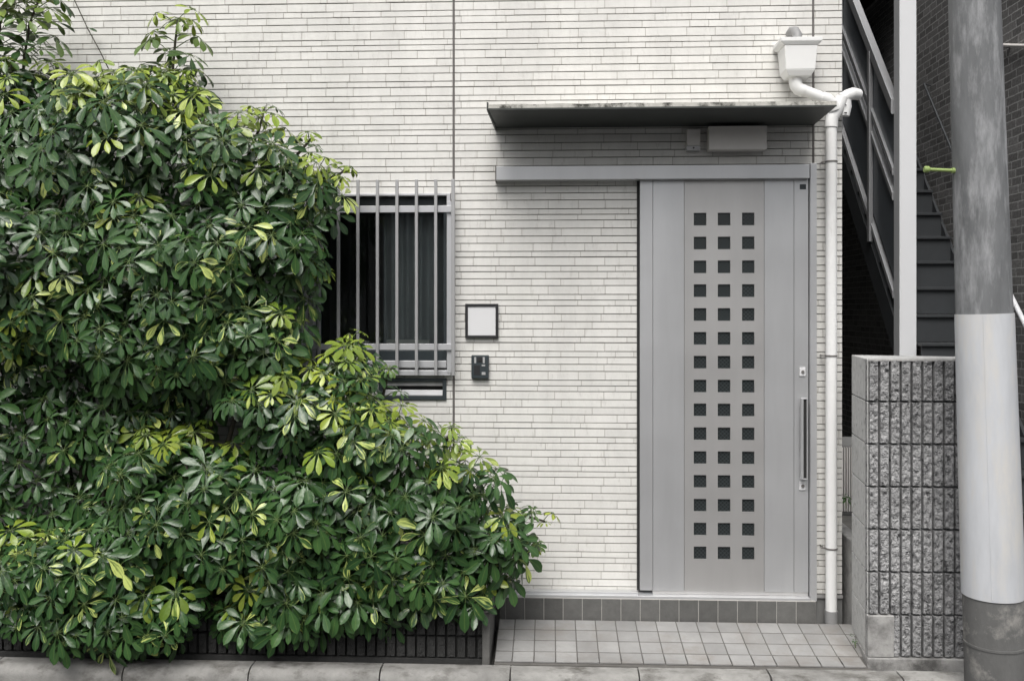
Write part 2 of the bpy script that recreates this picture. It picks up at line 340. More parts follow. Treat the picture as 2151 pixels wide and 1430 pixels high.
def cut(x0, x1, z0, z1):
    """pieces of the interval outside the openings and sealant joints"""
    segs = [(x0, x1)]
    for (a, b_, c0, c1) in holes + [(j - .0045, j + .0045, -1, 9) for j in JX]:
        if z1 <= c0 + .004 or z0 >= c1 - .004: continue
        ns = []
        for s0, s1 in segs:
            if s1 <= a or s0 >= b_: ns.append((s0, s1))
            else:
                if s0 < a: ns.append((s0, a))
                if s1 > b_: ns.append((b_, s1))
        segs = ns
    return segs
bk = MB(); rw = MB()
pattern = {}
for ri, (z0, z1, first) in enumerate(zl):
    z0c = max(z0, ZS)
    if z1 - z0c < .006 or z0 > ZTOP: continue
    gt = .0016 if not first else .0028                     # gap above
    a0, a1 = z0c + .0014, z1 - gt
    rr_ = random.Random(ri % 12 + 100)
    for s0, s1 in cut(XW, XE, z0c, z1): rw.box(s0 + .001, s1 - .001, -.0085, .001, a0 + .0012, a1 - .0004)
    x = XW - rr_.uniform(0, .2)
    while x < XE:
        L_ = rr_.choice([.10, .15, .18, .20, .22, .25]) + rr_.uniform(-.012, .012)
        for s0, s1 in cut(max(x, XW), min(x + L_, XE), z0c, z1):
            if s1 - s0 < .008: continue
            dy = random.uniform(-.0012, .0012); c = random.random()
            a, b_ = s0 + .0012, s1 - .0012; t = .0011; y = -.0115 + dy
            j = [random.uniform(-.0005, .0005) for _ in range(8)]
            bk.add([(a + t, y, a0 + t + j[0]), (b_ - t, y, a0 + t + j[1]), (b_ - t, y, a1 - t + j[2]), (a + t, y, a1 - t + j[3]),
                    (a, -.002, a0), (b_, -.002, a0), (b_, -.002, a1), (a, -.002, a1)],
                   [(0, 1, 2, 3), (4, 0, 3, 7), (1, 5, 6, 2), (3, 2, 6, 7), (4, 5, 1, 0)], c)
        x += L_
siding = bk.build('wall', M['siding'], house)
sub(rw.build('course_strip', M['row']), siding)
# backing wall round the openings
bw = MB()
xs = [XW, win[0], win[1], door[0], door[1], XE]
T0, T1 = 0, .16
bw.box(XW, win[0], T0, T1, -.1, 6.2); bw.box(win[0], win[1], T0, T1, win[3], 6.2)
bw.box(win[0], win[1], T0, T1, slot[3], win[2]); bw.box(win[0], slot[0], T0, T1, -.1, slot[3]); bw.box(slot[1], win[1], T0, T1, -.1, slot[3])
bw.box(slot[0], slot[1], T0, T1, -.1, slot[2])
bw.box(win[1], door[0], T0, T1, -.1, 6.2); bw.box(door[0], door[1], T0, T1, door[3], 6.2); bw.box(door[1], XE, T0, T1, -.1, 6.2)
sub(bw.build('wall_backing', M['joint']), siding)
sw = MB(); sw.box(XE - .15, XE + .008, .161, 9, -.1, 6.2); sw.build('side_wall', M['wallside'], house)
sl = MB()
for j in JX: sl.box(j - .0043, j + .0043, -.0085, -.0005, ZS, ZTOP)
sub(sl.build('sealant_joint', M['seal']), siding)
st = MB(); st.box(XW, XE, -.020, -.0005, ZS - .020, ZS - .003); st.build('starter_strip', M['alu_dark'], house)
fd = MB(); fd.box(XW, PX(1075, -.05), -.008, -.0005, -.1, ZS - .021); fd.box(PX(1716, -.05), XE, -.008, -.0005, -.1, ZS - .021); fd.build('foundation', M['wallside'], house)
rf = MB(); rf.box(XW - .2, XE + .05, -.05, 9.2, 6.2, 6.35); rf.build('roof', M['wallside'], house)

# window
x0, x1, z0, z1 = win
wf = MB(); fw = .022
wf.box(x0, x0 + fw, -.022, .075, z0, z1); wf.box(x1 - fw * .9, x1, -.022, .075, z0, z1)
wf.box(x0 + fw, x1 - fw * .9, -.022, .075, z1 - .012, z1); wf.box(x0 + fw, x1 - fw * .9, -.022, .075, z0, z0 + .030)
window = wf.build('window', M['alu_frame'], house, bev=.0015)
s = MB(); sx0, sx1, sz0, sz1 = x0 + fw + .004, x1 - fw - .002, z0 + .034, z1 - .016; q = .026
s.box(sx0, sx0 + q, .030, .062, sz0, sz1); s.box(sx1 - q * .7, sx1, .030, .062, sz0, sz1); xm = (sx0 + sx1) / 2 - .30
s.box(sx0 + q, sx1 - q * .7, .030, .062, sz1 - .05, sz1); s.box(sx0 + q, sx1 - q * .7, .030, .062, sz0, sz0 + .055)
sub(s.build('sash', M['darkgrey'], bev=.001), window)
s = MB(); s.box(sx0 + q, sx1 - q * .7, .044, .048, sz0 + .055, sz1 - .05); sub(s.build('pane', M['glass']), window)
s = MB(); s.box(x0 - .004, x1 + .004, -.050, -.0235, z0 - .038, z0 - .010); s.box(x0 + fw, x1 - fw * .9, -.040, -.0235, z0 + .004, z0 + .040)
sub(s.build('sill', M['alu_frame'], bev=.002), window)
# curtain and room
s = MB(); n = 160; cx0, cx1 = x0 + .05, x1 - .03; pts = []
for i in range(n + 1):
    u = i / n; X = cx0 + (cx1 - cx0) * u
    pts.append((X, .19 + .018 * math.sin(u * 46 + 1.5 * math.sin(u * 9)) + .01 * math.sin(u * 21)))
for i in range(n):
    if pts[i][0] < x0 + .36: continue
    (a, ya), (b_, yb) = pts[i], pts[i + 1]
    s.add([(a, ya, z0 + .06), (b_, yb, z0 + .06), (b_, yb, z1 + .02), (a, ya, z1 + .02)], [(0, 1, 2, 3)])
sub(s.build('curtain', M['curtain'], smooth=True), window)
s = MB(); X0, X1, Y0, Y1, Z0, Z1 = x0 - .3, x1 + .1, .17, 1.6, z0 - .4, z1 + .2
s.add([(X0, Y0, Z0), (X1, Y0, Z0), (X1, Y1, Z0), (X0, Y1, Z0), (X0, Y0, Z1), (X1, Y0, Z1), (X1, Y1, Z1), (X0, Y1, Z1)],
      [(0, 1, 2, 3), (7, 6, 5, 4), (0, 3, 7, 4), (2, 1, 5, 6), (3, 2, 6, 7)])
sub(s.build('room', M['room']), window)
s = MB(); s.box(PX(812, .12), PX(903, .12), .11, .16, z0 + .07, z0 + .145); s.box(PX(730, .12), PX(775, .12), .11, .16, z0 + .07, z0 + .14)
sub(s.build('sill_box', M['white_thing'], bev=.004), window)
# grille
YG = -.075
zb, ztp = PZ(800, 788, YG), PZ(800, 378, YG)
for px in (632, 670, 711, 752, 793, 834, 875, 915.5, 952):
    s = MB(); X = PX(px, YG); w_ = .0078 if px != 952 else .009
    s.box(X - w_, X + w_, YG - .009, YG + .009, zb, ztp); sub(s.build('bar', M['bar'], bev=.0015), window)
for (ya, yb) in ((432, 446), (722, 735)):
    s = MB(); s.box(PX(640, YG), PX(950, YG), YG + .0095, YG + .022, PZ(800, yb, YG), PZ(800, ya, YG)); sub(s.build('crossbar', M['alu_frame'], bev=.001), window)
s = MB()
for px in (641, 945):
    X = PX(px, -.03); s = MB(); s.box(X - .013, X + .013, YG + .023, -.023, PZ(800, 782, -.03), PZ(800, 425, -.03))
    sub(s.build('grille_bracket', M['alu_frame'], bev=.001), window)

# mail slot
x0, x1, z0, z1 = slot
s = MB(); e = .014; yf = -.022
s.box(x0 - e, x0 + .006, yf, .01, z0 - e, z1 + e); s.box(x1 - .006, x1 + e, yf, .01, z0 - e, z1 + e)
s.box(x0 + .006, x1 - .006, yf, .01, z1 - .002, z1 + e); s.box(x0 + .006, x1 - .006, yf, .01, z0 - e, z0 + .008)
ms = s.build('mail_slot', M['darkgrey'], house, bev=.0015)
h = z1 - z0
s = MB(); s.hexa([(x0 + .007, -.008, z0 + .009), (x1 - .007, -.008, z0 + .009), (x1 - .007, .014, z0 + .009), (x0 + .007, .014, z0 + .009),
                  (x0 + .007, -.002, z0 + h * .42), (x1 - .007, -.002, z0 + h * .42), (x1 - .007, .014, z0 + h * .42), (x0 + .007, .014, z0 + h * .42)])
sub(s.build('flap', M['alu'], bev=.001), ms)
s = MB(); s.box(x0 + .007, x1 - .007, -.006, .014, z0 + h * .68, z1 - .003); sub(s.build('hood', M['bar']), ms)
s = MB(); s.box(x0, x1, .02, .03, z0, z1); sub(s.build('slot_back', M['rubber']), ms)

# door -----------------------------------------------------------
YD = -.045
dx = lambda p: PX(p, YD); dz = lambda p: PZ(1500, p, YD)
ZD0, ZD1 = dz(1241), dz(375.5)
s = MB(); s.box(dx(1344.5), dx(1371), YD, -.012, ZD0, ZD1); s.box(dx(1371.8), dx(1437), YD + .0008, -.012, ZD0, ZD1)
s.box(dx(1605.8), dx(1667.5), YD + .0008, -.012, ZD0, ZD1); s.box(dx(1668.3), dx(1698), YD, -.012, ZD0, ZD1)
s.box(dx(1371.8), dx(1667.5), YD + .006, -.013, ZD0 + .001, ZD1 - .001)if False else None
doorp = s.build('door', M['alu'], house, bev=.001)
cols = [(1457.5, 1484), (1508, 1534.5), (1559, 1585)]; yrows = [447 + 50.07 * k for k in range(15)]
s = MB(); c0, c1 = dx(1437.8), dx(1605); ya, yb = YD + .003, YD + .018
edges = [c0] + [dx(v) for c in cols for v in c] + [c1]
for i in range(0, 8, 2): s.box(edges[i], edges[i + 1], ya, yb, ZD0, ZD1)
for (a, b_) in cols:
    top = ZD1
    for yr in yrows: s.box(dx(a), dx(b_), ya, yb, dz(yr), top); top = dz(yr + 26.5)
    s.box(dx(a), dx(b_), ya, yb, ZD0, top)
sub(s.build('centre_panel', M['alu_dark']), doorp)
s = MB(); s.box(dx(1445), dx(1598), yb - .006, yb + .002, dz(1185), dz(435)); sub(s.build('glass_squares', M['doorglass']), doorp)
s = MB(); s.box(dx(1371), dx(1698), YD + .004, YD - .0 + .03, dz(1248.5), ZD0 - .0005); sub(s.build('kick_rail', M['alu_dark'], bev=.001), doorp)
# handle
s = MB(); hx = dx(1684); s.box(dx(1678.5), dx(1682.8), YD - .045, YD - .022, dz(1002), dz(834)); s.box(dx(1689.5), dx(1692), YD - .045, YD - .022, dz(1002), dz(834))
s.box(dx(1682.8), dx(1689.5), YD - .045, YD - .022, dz(1002), dz(1000)); s.box(dx(1682.8), dx(1689.5), YD - .045, YD - .022, dz(836), dz(834))
for zz in (dz(870), dz(966)): s.box(hx - .006, hx + .006, YD - .022, YD, zz - .012, zz + .012)
hd = sub(s.build('handle', M['alu'], bev=.0015), doorp)
s = MB(); s.box(dx(1682.9), dx(1689.4), YD - .038, YD - .024, dz(999.9), dz(836.1)); sub(s.build('handle_grip', M['rubber']), doorp)
for py in (780, 1018):
    s = MB(); s.box(dx(1679), dx(1691.5), YD - .007, YD, dz(py + 9), dz(py - 9)); sub(s.build('lock_plate', M['plate'], bev=.002), doorp)
    s = MB(); zc = dz(py); s.tube([(dx(1685.5), YD - .007, zc), (dx(1685.5), YD - .012, zc)], .0085, 16); sub(s.build('lock_cylinder', M['steel']), doorp)
s = MB(); s.box(dx(1680), dx(1693), YD - .0015, YD, dz(399), dz(388.5)); lab = sub(s.build('maker_sticker', M['darkgrey']), doorp)
# frame: header rail, jamb, black shadow strips, bottom track
s = MB(); YH = -.085
s.box(PX(1042, YH), PX(1701, YH), YH, -.013, PZ(1300, 377, YH), PZ(1300, 347.5, YH)); hdr = s.build('header_rail', M['alu'], house, bev=.0025)
s = MB(); s.box(PX(1040, YH), PX(1042, YH) - .0003, YH - .002, -.013, PZ(1300, 378.5, YH), PZ(1300, 346, YH)); sub(s.build('end_cap', M['steel']), hdr)
s = MB(); s.box(PX(1702.5, -.07), PX(1716, -.07), -.07, -.012, PZ(1700, 1262, -.07), PZ(1700, 343, -.07)); s.build('door_jamb', M['alu'], house, bev=.0015)
s = MB(); s.box(PX(1338, -.02), PX(1344, -.02), -.020, -.0125, ZD0 - .01, ZD1); s.box(dx(1698.4), PX(1702.2, -.05), -.04, -.0125, ZD0 - .02, ZD1); s.build('door_shadow_strip', M['rubber'], house)  # black strips, the left one drawn for the shadow line beside the leaf
s = MB(); YT = -.078; s.box(PX(1050, YT), PX(1702, YT), YT, -.021, PZ(1300, 1257.5, YT), PZ(1300, 1250.5, YT)); s.build('bottom_track', M['alu'], house, bev=.0015)
s = MB(); s.box(PX(1050, -.06), PX(1341, -.06), -.060, -.0215, PZ(1200, 1250, -.06), PZ(1200, 1241.5, -.06)); s.build('track_cover', M['alu'], house, bev=.0015)
# riser with dark tiles
s = MB(); g2 = MB(); YR = -.088; zr0, zr1 = -.06, PZ(1400, 1258.5, YR)
X = PX(1714, YR); left = PX(1050, YR); tw = PX(1277.5, YR) - PX(1237, YR)
g2.box(left, X - .001, YR + .002, -.0215, zr0, zr1 - .001)
while X > left:
    a = max(X - tw, left); s.box(a + .0022, X - .0022, YR - .001, YR + .008, zr0, zr1 - .002, random.random()); X -= tw
riser = s.build('step_riser', M['tile_dark'], house, bev=.001); sub(g2.build('riser_grout', M['grout_l']), riser)

# canopy
YC = -.44
ca = P(1024, 231, YC); cb_ = P(1757, 222.5, YC)
zc = (ca.z + cb_.z) / 2; cx0, cx1 = ca.x, cb_.x; bx0, bx1 = PX(1042, 0), PX(1707, 0)
s = MB(); zbk = PZ(1370, 268, 0)
s.hexa([(cx0, YC, zc), (cx1, YC, zc), (bx1, -.013, zbk), (bx0, -.013, zbk), (cx0, YC, zc + .006), (cx1, YC, zc + .006), (bx1, -.013, zbk + .05), (bx0, -.013, zbk + .05)])
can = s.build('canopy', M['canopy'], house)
s = MB(); n = 60
for i in range(n):
    a, b_ = cx0 + (cx1 - cx0) * i / n, cx0 + (cx1 - cx0) * (i + 1) / n
    ha = .024 + .004 * noise.noise((a * 9, 0, 0)); hb = .024 + .004 * noise.noise((b_ * 9, 0, 0))
    s.add([(a, YC - .003, zc + .003), (b_, YC - .003, zc + .003), (b_, YC - .003, zc + hb), (a, YC - .003, zc + ha), (b_, YC + .01, zc + hb + .003), (a, YC + .01, zc + ha + .003),
           (b_, -.013, zbk + .055), (a, -.013, zbk + .055)], [(0, 1, 2, 3), (3, 2, 4, 5), (5, 4, 6, 7)])
sub(s.build('canopy_top', M['lip']), can)
s = MB(); s.box(cx0 - .003, cx0 + .004, YC - .006, YC + .03, zc - .002, zc + .034)
s.hexa([(cx0 - .004, YC - .001, zc - .004), (cx0 + .004, YC - .001, zc - .004), (bx0 + .004, -.013, zbk - .01), (bx0 - .004, -.013, zbk - .01),
        (cx0 - .004, YC - .001, zc + .016), (cx0 + .004, YC - .001, zc + .016), (bx0 + .004, -.013, zbk + .03), (bx0 - .004, -.013, zbk + .03)])
s.hexa([(cx0, YC - .005, zc - .003), (cx1, YC - .005, zc - .003), (cx1, YC - .003, zc - .003), (cx0, YC - .003, zc - .003), (cx0, YC - .005, zc + .0045), (cx1, YC - .005, zc + .0045), (cx1, YC - .003, zc + .0045), (cx0, YC - .003, zc + .0045)])
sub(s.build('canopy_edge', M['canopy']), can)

# ------------------------------------------------------------------ wall fixtures
def at(px, py, Y): return P(px, py, Y)
# notice plate
t = thing('wall_sign', 'blank white square plate in a black frame on the wall right of the window', 'sign', at(1011, 674, -.012))
Y = -.03; a, b_, c0, c1 = PX(977, Y), PX(1046.5, Y), PZ(1011, 710, Y), PZ(1011, 638, Y); e = .0135
s = MB(); s.box(a, a + e, Y, -.0125, c0, c1); s.box(b_ - e, b_, Y, -.0125, c0, c1); s.box(a + e, b_ - e, Y, -.0125, c1 - e, c1); s.box(a + e, b_ - e, Y, -.0125, c0, c0 + e)
s.build('frame', M['black'], t, bev=.0012)
s = MB(); s.box(a + e + .001, b_ - e - .001, Y + .006, -.013, c0 + e + .001, c1 - e - .001); s.build('plate', M['plate'], t)
# intercom
t = thing('intercom', 'small dark doorbell camera unit on the wall below the blank white plate', 'intercom', at(1008, 770, -.012))
Y = -.040; a, b_, c0, c1 = PX(990, Y), PX(1026.5, Y), PZ(1008, 795, Y), PZ(1008, 746, Y); W, H = b_ - a, c1 - c0
s = MB(); s.box(a, b_, Y, -.0125, c0, c1); s.build('housing', M['darkgrey'], t, bev=.004, seg=3)
def fr(u, v): return a + W * u, c0 + H * v
def pad(nm, u0, u1, v0, v1, mt_, d=.0015):
    s = MB(); (p, q1), (r_, q2) = fr(u0, v0), fr(u1, v1); s.box(p, r_, Y - d, Y + .002, q1, q2); s.build(nm, mt_, t, bev=.0005)
pad('camera_window', .33, .64, .70, .93, M['black']); pad('light_strip', .17, .28, .66, .92, M['dim']); pad('light_strip', .66, .78, .66, .92, M['dim'])
pad('call_button', .60, .82, .16, .28, M['dim'], .003); pad('indicator', .60, .80, .53, .60, M['dim']); pad('speaker_grille', .15, .5, .15, .58, M['black'], .001)
s = MB(); p, q1 = fr(.485, .81); s.tube([(p, Y - .001, q1), (p, Y - .004, q1)], .008, 16); s.build('camera_lens', M['rubber'], t)
# sensor
t = thing('sensor_box', 'small upright beige motion sensor under the canopy left of the lamp', 'sensor', at(1456, 293, -.012))
Y = -.055; a, b_ = PX(1443, Y), PX(1471.5, Y)
s = MB(); s.box(a, b_, Y, -.0125, PZ(1456, 306, Y), PZ(1456, 271, Y)); s.build('housing', M['beige'], t, bev=.003)
s = MB(); s.hexa([(a - .002, Y - .008, PZ(1456, 316, Y)), (b_ - .002, Y - .008, PZ(1456, 316, Y)), (b_ - .002, -.02, PZ(1456, 316, Y)), (a - .002, -.02, PZ(1456, 316, Y)),
                   (a - .002, Y - .004, PZ(1456, 306.6, Y)), (b_ - .002, Y - .004, PZ(1456, 306.6, Y)), (b_ - .002, -.02, PZ(1456, 306.6, Y)), (a - .002, -.02, PZ(1456, 306.6, Y))])
s.build('sensor_head', M['plate'], t, bev=.002)
s = MB(); p = P(1457, 311, Y - .007); s.tube([p, p + Vector((0, -.004, 0))], .004, 12); s.build('sensor_eye', M['black'], t)
# lamp
t = thing('wall_lamp', 'wide rounded beige wall lamp, unlit, tucked under the canopy above the door', 'lamp', at(1549, 289, -.012))
Y = -.10; s = MB(); s.box(PX(1489.5, Y), PX(1611, Y), Y, -.03, PZ(1549, 314, Y), PZ(1549, 265, Y)); s.build('lamp_shade', M['beige'], t, bev=.014, seg=4, smooth='auto')
s = MB(); s.box(PX(1500, Y), PX(1600, Y), -.03, -.0125, PZ(1549, 309, Y), PZ(1549, 270, Y)); s.build('base', M['darkgrey'], t)

# drainpipe
YP = -.075
t = thing('drainpipe', 'white drainpipe with square rain hopper running down the right corner of the house', 'drainpipe', (PX(1746, YP), YP, 0))
s = MB(); xp = PX(1746, YP); rp = .0285
s.tube([(xp, YP, PZ(1746, 1285, YP)), (xp, YP, PZ(1746, 262, YP))], rp, 28); s.build('pipe', M['pvc'], t, smooth='auto')
s = MB(); s.tube([(xp, YP, -.0), (xp, YP, PZ(1746, 1281, YP))], .0325, 28); s.build('foot_socket', M['pvc_grey'], t, smooth='auto')
for py in (340, 747, 1151):
    s = MB(); zz = PZ(1746, py, YP); s.tube([(xp, YP, zz - .004), (xp, YP, zz + .004)], .0312, 24); s.box(xp - .048, xp - .028, YP + .0, YP + .006, zz - .003, zz + .003); s.box(xp - .04, xp - .035, YP + .006, -.012, zz - .003, zz + .003)
    s.build('pipe_band', M['steel'], t)
# hopper
YHp = -.10; hc = P(1674, 128, YHp)
s = MB(); sc_ = lambda px, py: P(px, py, YHp)
def frustum(s, cx, cy, zA, zB, wA, dA, wB, dB):
    s.hexa([(cx - wA, cy - dA, zA), (cx + wA, cy - dA, zA), (cx + wA, cy + dA, zA), (cx - wA, cy + dA, zA), (cx - wB, cy - dB, zB), (cx + wB, cy - dB, zB), (cx + wB, cy + dB, zB), (cx - wB, cy + dB, zB)])
zz = lambda py: PZ(1674, py, YHp)
frustum(s, hc.x + .002, YHp, zz(165), zz(153), .055, .048, .074, .062); frustum(s, hc.x + .002, YHp, zz(152.9), zz(103), .074, .062, .083, .070)
s.build('hopper', M['pvc'], t, bev=.003)
s = MB(); frustum(s, hc.x + .002, YHp, zz(102.9), zz(96), .086, .072, .104, .082); frustum(s, hc.x + .002, YHp, zz(95.9), zz(88), .104, .082, .104, .082); s.build('hopper_rim', M['pvc'], t, bev=.002)
s = MB(); s.tube([P(1674, 92, -.12), P(1675, 74, -.12), P(1670, 66, -.10), P(1664, 66, -.06), P(1660, 72, -.02)], .024, 20); s.build('inlet_elbow', M['pvc_grey'], t, smooth='auto')
pth = [P(1671, 163, -.10), P(1671, 176, -.10), P(1676, 186, -.10), P(1690, 191, -.10), P(1712, 200, -.10), P(1733, 208, -.10)]
s = MB(); s.tube(pth, .0285, 24); s.build('offset_pipe', M['pvc'], t, smooth='auto')
s = MB(); s.tube([P(1671, 160, -.10), P(1671, 173, -.10), P(1672, 179, -.10), P(1677, 187, -.10), P(1688, 191, -.10)], .033, 24); s.build('elbow', M['pvc'], t, smooth='auto'); s = MB()
if 0: s.tube([P(1672, 178, -.10), P(1677, 187, -.10), P(1688, 191, -.10)], .033, 24)
s.tube([P(1726, 205, -.10), P(1737, 209, -.10), P(1748, 220, -.09), P(1752, 232, -.085)], [.032, .032, .033, .033], 24); s.build('elbow', M['pvc'], t, smooth='auto')
s = MB(); s.tube([(xp, YP, PZ(1746, 268, YP)), (xp + .004, YP, PZ(1746, 248, YP)), P(1756, 232, YP), P(1766, 214, YP), P(1769, 205, YP)], [.033, .033, .034, .034, .034], 28)
s.tube([P(1769, 208, YP), P(1781, 201, YP), P(1791, 197, YP), P(1803, 199, YP + .02)], [.030, .032, .031, .029], 24)
s.tube([P(1776, 204, YP), P(1778, 225, YP), P(1776, 244, YP)], [.026, .026, .020], 20)
s.build('branch_fitting', M['pvc'], t, smooth='auto')
s = MB(); p = P(1776, 237, YP - .026); s.box(p.x - .007, p.x + .007, p.y - .002, p.y + .003, p.z - .002, p.z + .002); s.build('slot_mark', M['rubber'], t); s = MB(); p = P(1777, 221, YP - .027); s.tube([p, p + Vector((0, -.003, 0))], .003, 10); s.build('screw', M['rubber'], t)

# ------------------------------------------------------------------ split-face block wall on the right
def block_front(s, X0, X1, Yf, zt, courses, ch=.2, pitch=.0498, res=.0045, skip=None, seed=0., amp=1):
    """height field: vertical rough ribs, grooves between them, course joints"""
    xs = [X0]; k = 0
    while True:
        a = X0 + .006 + (k - 1) * pitch; cand = [a + .0048, a + .0060, *[a + .0060 + (pitch - .0120) * q / 10 for q in range(1, 10)], a + pitch - .0060, a + pitch - .0048]
        for c_ in cand:
            if c_ > xs[-1] + .0004 and c_ < X1: xs.append(c_)
        k += 1
        if a > X1: break
    xs.append(X1); zs = [zt - courses * ch]
    for q in range(courses):
        b0 = zt - (courses - q) * ch; n_ = int(ch / res)
        cand = [b0 + .0049, b0 + .0063, *[b0 + .0063 + (ch - .0126) * e_ / n_ for e_ in range(1, n_)], b0 + ch - .0063, b0 + ch - .0049]
        zs += cand
    zs.append(zt)
    vs_ = []
    for zv in zs:
        cz = (zt - zv) / ch; fz = cz - math.floor(cz); ez = min(fz, 1 - fz) * ch; row = int(cz)
        for xv in xs:
            u = (xv - X0 - .006) / pitch; fx = u - math.floor(u); ex = min(fx, 1 - fx) * pitch
            rib = min(1, max(0, (ex - .0049) / .0010)) * min(1, max(0, (ez - .0050) / .0012))
            n1 = noise.fractal(Vector((xv * 55 + seed, zv * 38, row * 3.1 + math.floor(u) * 1.7)), .8, 2.1, 4)
            n2 = noise.noise(Vector((xv * 190, zv * 190, seed)))
            edge = min(1, (ex - .0049) / .006) if ex > .0049 else 0
            d = rib * (.030 + edge * (min(.35, n1) * .0105 * amp + .0025 * n2))
            vs_.append((xv, Yf + .038 - d, zv))
    W = len(xs); nx = W - 1; nz = len(zs) - 1
    s.add(vs_, [(j * W + i, j * W + i + 1, (j + 1) * W + i + 1, (j + 1) * W + i) for j in range(nz) for i in range(nx)])
YW = -.5
bwx = PX(1823, YW); bzt = PZ(1900, 754, YW); bxe = 2.10; bxb = PX(1789, -.13)
t = thing('block_wall', 'low grey split-face concrete block wall with vertical ribs beside the alley', 'wall', (bwx, YW, -.07))
s = MB(); block_front(s, bwx, bxe, YW, bzt, 7, res=.0036, skip=lambda x, z: z < bzt - 1.2 and x < bwx + .124)
fr_ = s.build('ribbed_face', M['block'], t)
s = MB(); s.box(bwx + .0005, bwx + .1235, YW + .003, YW + .0385, bzt - 1.399, bzt - 1.204); s.build('mortar_patch', M['mortar'], t, bev=.004)
# core with slanting left side, course joints cut in
s = MB(); NC = 7
for k in range(NC):
    zt_, zb_ = bzt - k * .2 - (.0025 if k else 0), bzt - (k + 1) * .2 + .0025
    s.hexa([(bwx, YW + .0085, zb_), (bwx + .006, YW + .0085, zb_), (bxb + .012, -.13, zb_), (bxb, -.13, zb_), (bwx, YW + .0085, zt_), (bwx + .006, YW + .0085, zt_), (bxb + .012, -.13, zt_), (bxb, -.13, zt_)])
    s.hexa([(bwx + .0065, YW + .039, zb_), (bxe, YW + .039, zb_), (bxe, YW + .21, zb_), (bxb + .0125, -.13, zb_), (bwx + .0065, YW + .039, zt_), (bxe, YW + .039, zt_), (bxe, YW + .21, zt_), (bxb + .0125, -.13, zt_)])
s.build('blocks', M['block_side'], t, bev=.003)
s = MB(); s.hexa([(bwx + .012, YW + .045, bzt - 1.4), (bxe - .01, YW + .045, bzt - 1.4), (bxe - .01, YW + .2, bzt - 1.4), (bxb + .02, -.14, bzt - 1.4), (bwx + .012, YW + .045, bzt - .01), (bxe - .01, YW + .045, bzt - .01), (bxe - .01, YW + .2, bzt - .01), (bxb + .02, -.14, bzt - .01)])
s.build('core', M['rubber'], t)
s = MB(); zb_ = bzt - 1.4; s.hexa([(bwx - .004, YW - .004, -.12), (bxe + .02, YW - .004, -.12), (bxe + .02, YW + .25, -.12), (bxb - .004, -.10, -.12), (bwx - .004, YW - .004, zb_ - .001), (bxe + .02, YW - .004, zb_ - .001), (bxe + .02, YW + .25, zb_ - .001), (bxb - .004, -.10, zb_ - .001)])
s.build('footing', M['mortar'], t, bev=.004)
# alley retaining kerb behind it
s = MB(); s.box(bwx + .002, bxe, YW + .008, YW + .038, bzt - .012, bzt - .001); s.build('top_edge', M['mortar'], t, bev=.003)
t2 = thing('alley_curb', 'low stained concrete kerb wall between the house corner and the block wall', 'wall', (XE + .05, .3, 0))
s = MB(); s.hexa([(XE + .018, -.128, -.12), (bxb + .10, -.128, -.12), (XE + .16, 2.5, -.12), (XE + .06, 2.5, -.12), (XE + .030, -.128, .42), (bxb + .10, -.128, .42), (XE + .16, 2.5, .42), (XE + .06, 2.5, .42)])
s.build('curb_body', M['mortar'], t2, bev=.004)
# finned unit in the alley
t3 = thing('finned_outdoor_unit', 'grey finned outdoor unit half hidden in the alley behind the drainpipe', 'outdoor unit', (XE + .12, .5, .43))
s = MB(); s.box(XE + .07, XE + .38, .50, .80, .421, .84); s.build('casing', M['wallside'], t3, bev=.01)
s = MB()
for k in range(22): X = XE + .08 + k * .0135; s.box(X, X + .005, .485, .4995, .45, .82)
s.build('fins', M['beige'], t3)

# ------------------------------------------------------------------ planter on the left
YPl = -.50
t = thing('planter_wall', 'low ribbed block planter wall, colour darkened for shade, along the kerb beneath the shrubs', 'planter', (-1.6, YPl, -.07))
s = MB(); px1 = PX(1012, YPl); block_front(s, -3.75, px1, YPl, .155, 1, ch=.10, pitch=.0485, res=.0065, seed=9., amp=.3)
block_front(s, -3.75, px1, YPl, .054, 1, ch=.105, pitch=.0485, res=.0065, seed=4., amp=.3)
s.build('ribbed_face', M['planter'], t)
s = MB(); s.box(-3.75, px1 - .001, YPl + .0385, YPl + .10, -.12, .152); s.box(-3.75, px1, YPl + .002, YPl + .016, -.12, -.053); s.build('blocks', M['planter'], t)
s = MB(); s.box(px1 + .002, PX(1029, YPl), YPl - .012, -.09, -.12, .175); s.build('end_pillar', M['ground'], t, bev=.006)
s = MB(); s.box(-3.75, px1 - .002, YPl + .101, -.010, -.1, .10); s.build('soil', M['soil'], t)

# ------------------------------------------------------------------ utility pole
YU = -.80
def pc(py):
    k = py / 1430; return P(2046.5 + 45 * k, py, YU)
def prad(py): return (111 + 21.5 * py / 1430) / 2 * (YU + DIST) / F * .875
t = thing('utility_pole', 'thick grey concrete utility pole with a white sleeve round its middle', 'pole', (pc(1510).x, YU, -.215))
def ring_tube(ylist, grow=0):
    s = MB(); s.tube([pc(y) for y in ylist], [prad(y) + grow for y in ylist], 48); return s
ring_tube([-900, -300, 0, 200, 400, 600, 670]).build('upper_shaft', M['pole'], t, smooth='auto')
ring_tube([670, 900, 1100, 1230]).build('sleeve_core', M['pole'], t, smooth='auto')
ring_tube([1230, 1300, 1400, 1512]).build('foot', M['pole_low'], t, smooth='auto')
s = MB(); ys = [659, 665, 760, 860, 960, 1060, 1160, 1243, 1247]; s.tube([pc(y) for y in ys], [prad(y) + .0045 for y in ys], 64); s.build('white_sleeve', M['sleeve'], t, smooth='auto')
s = MB()
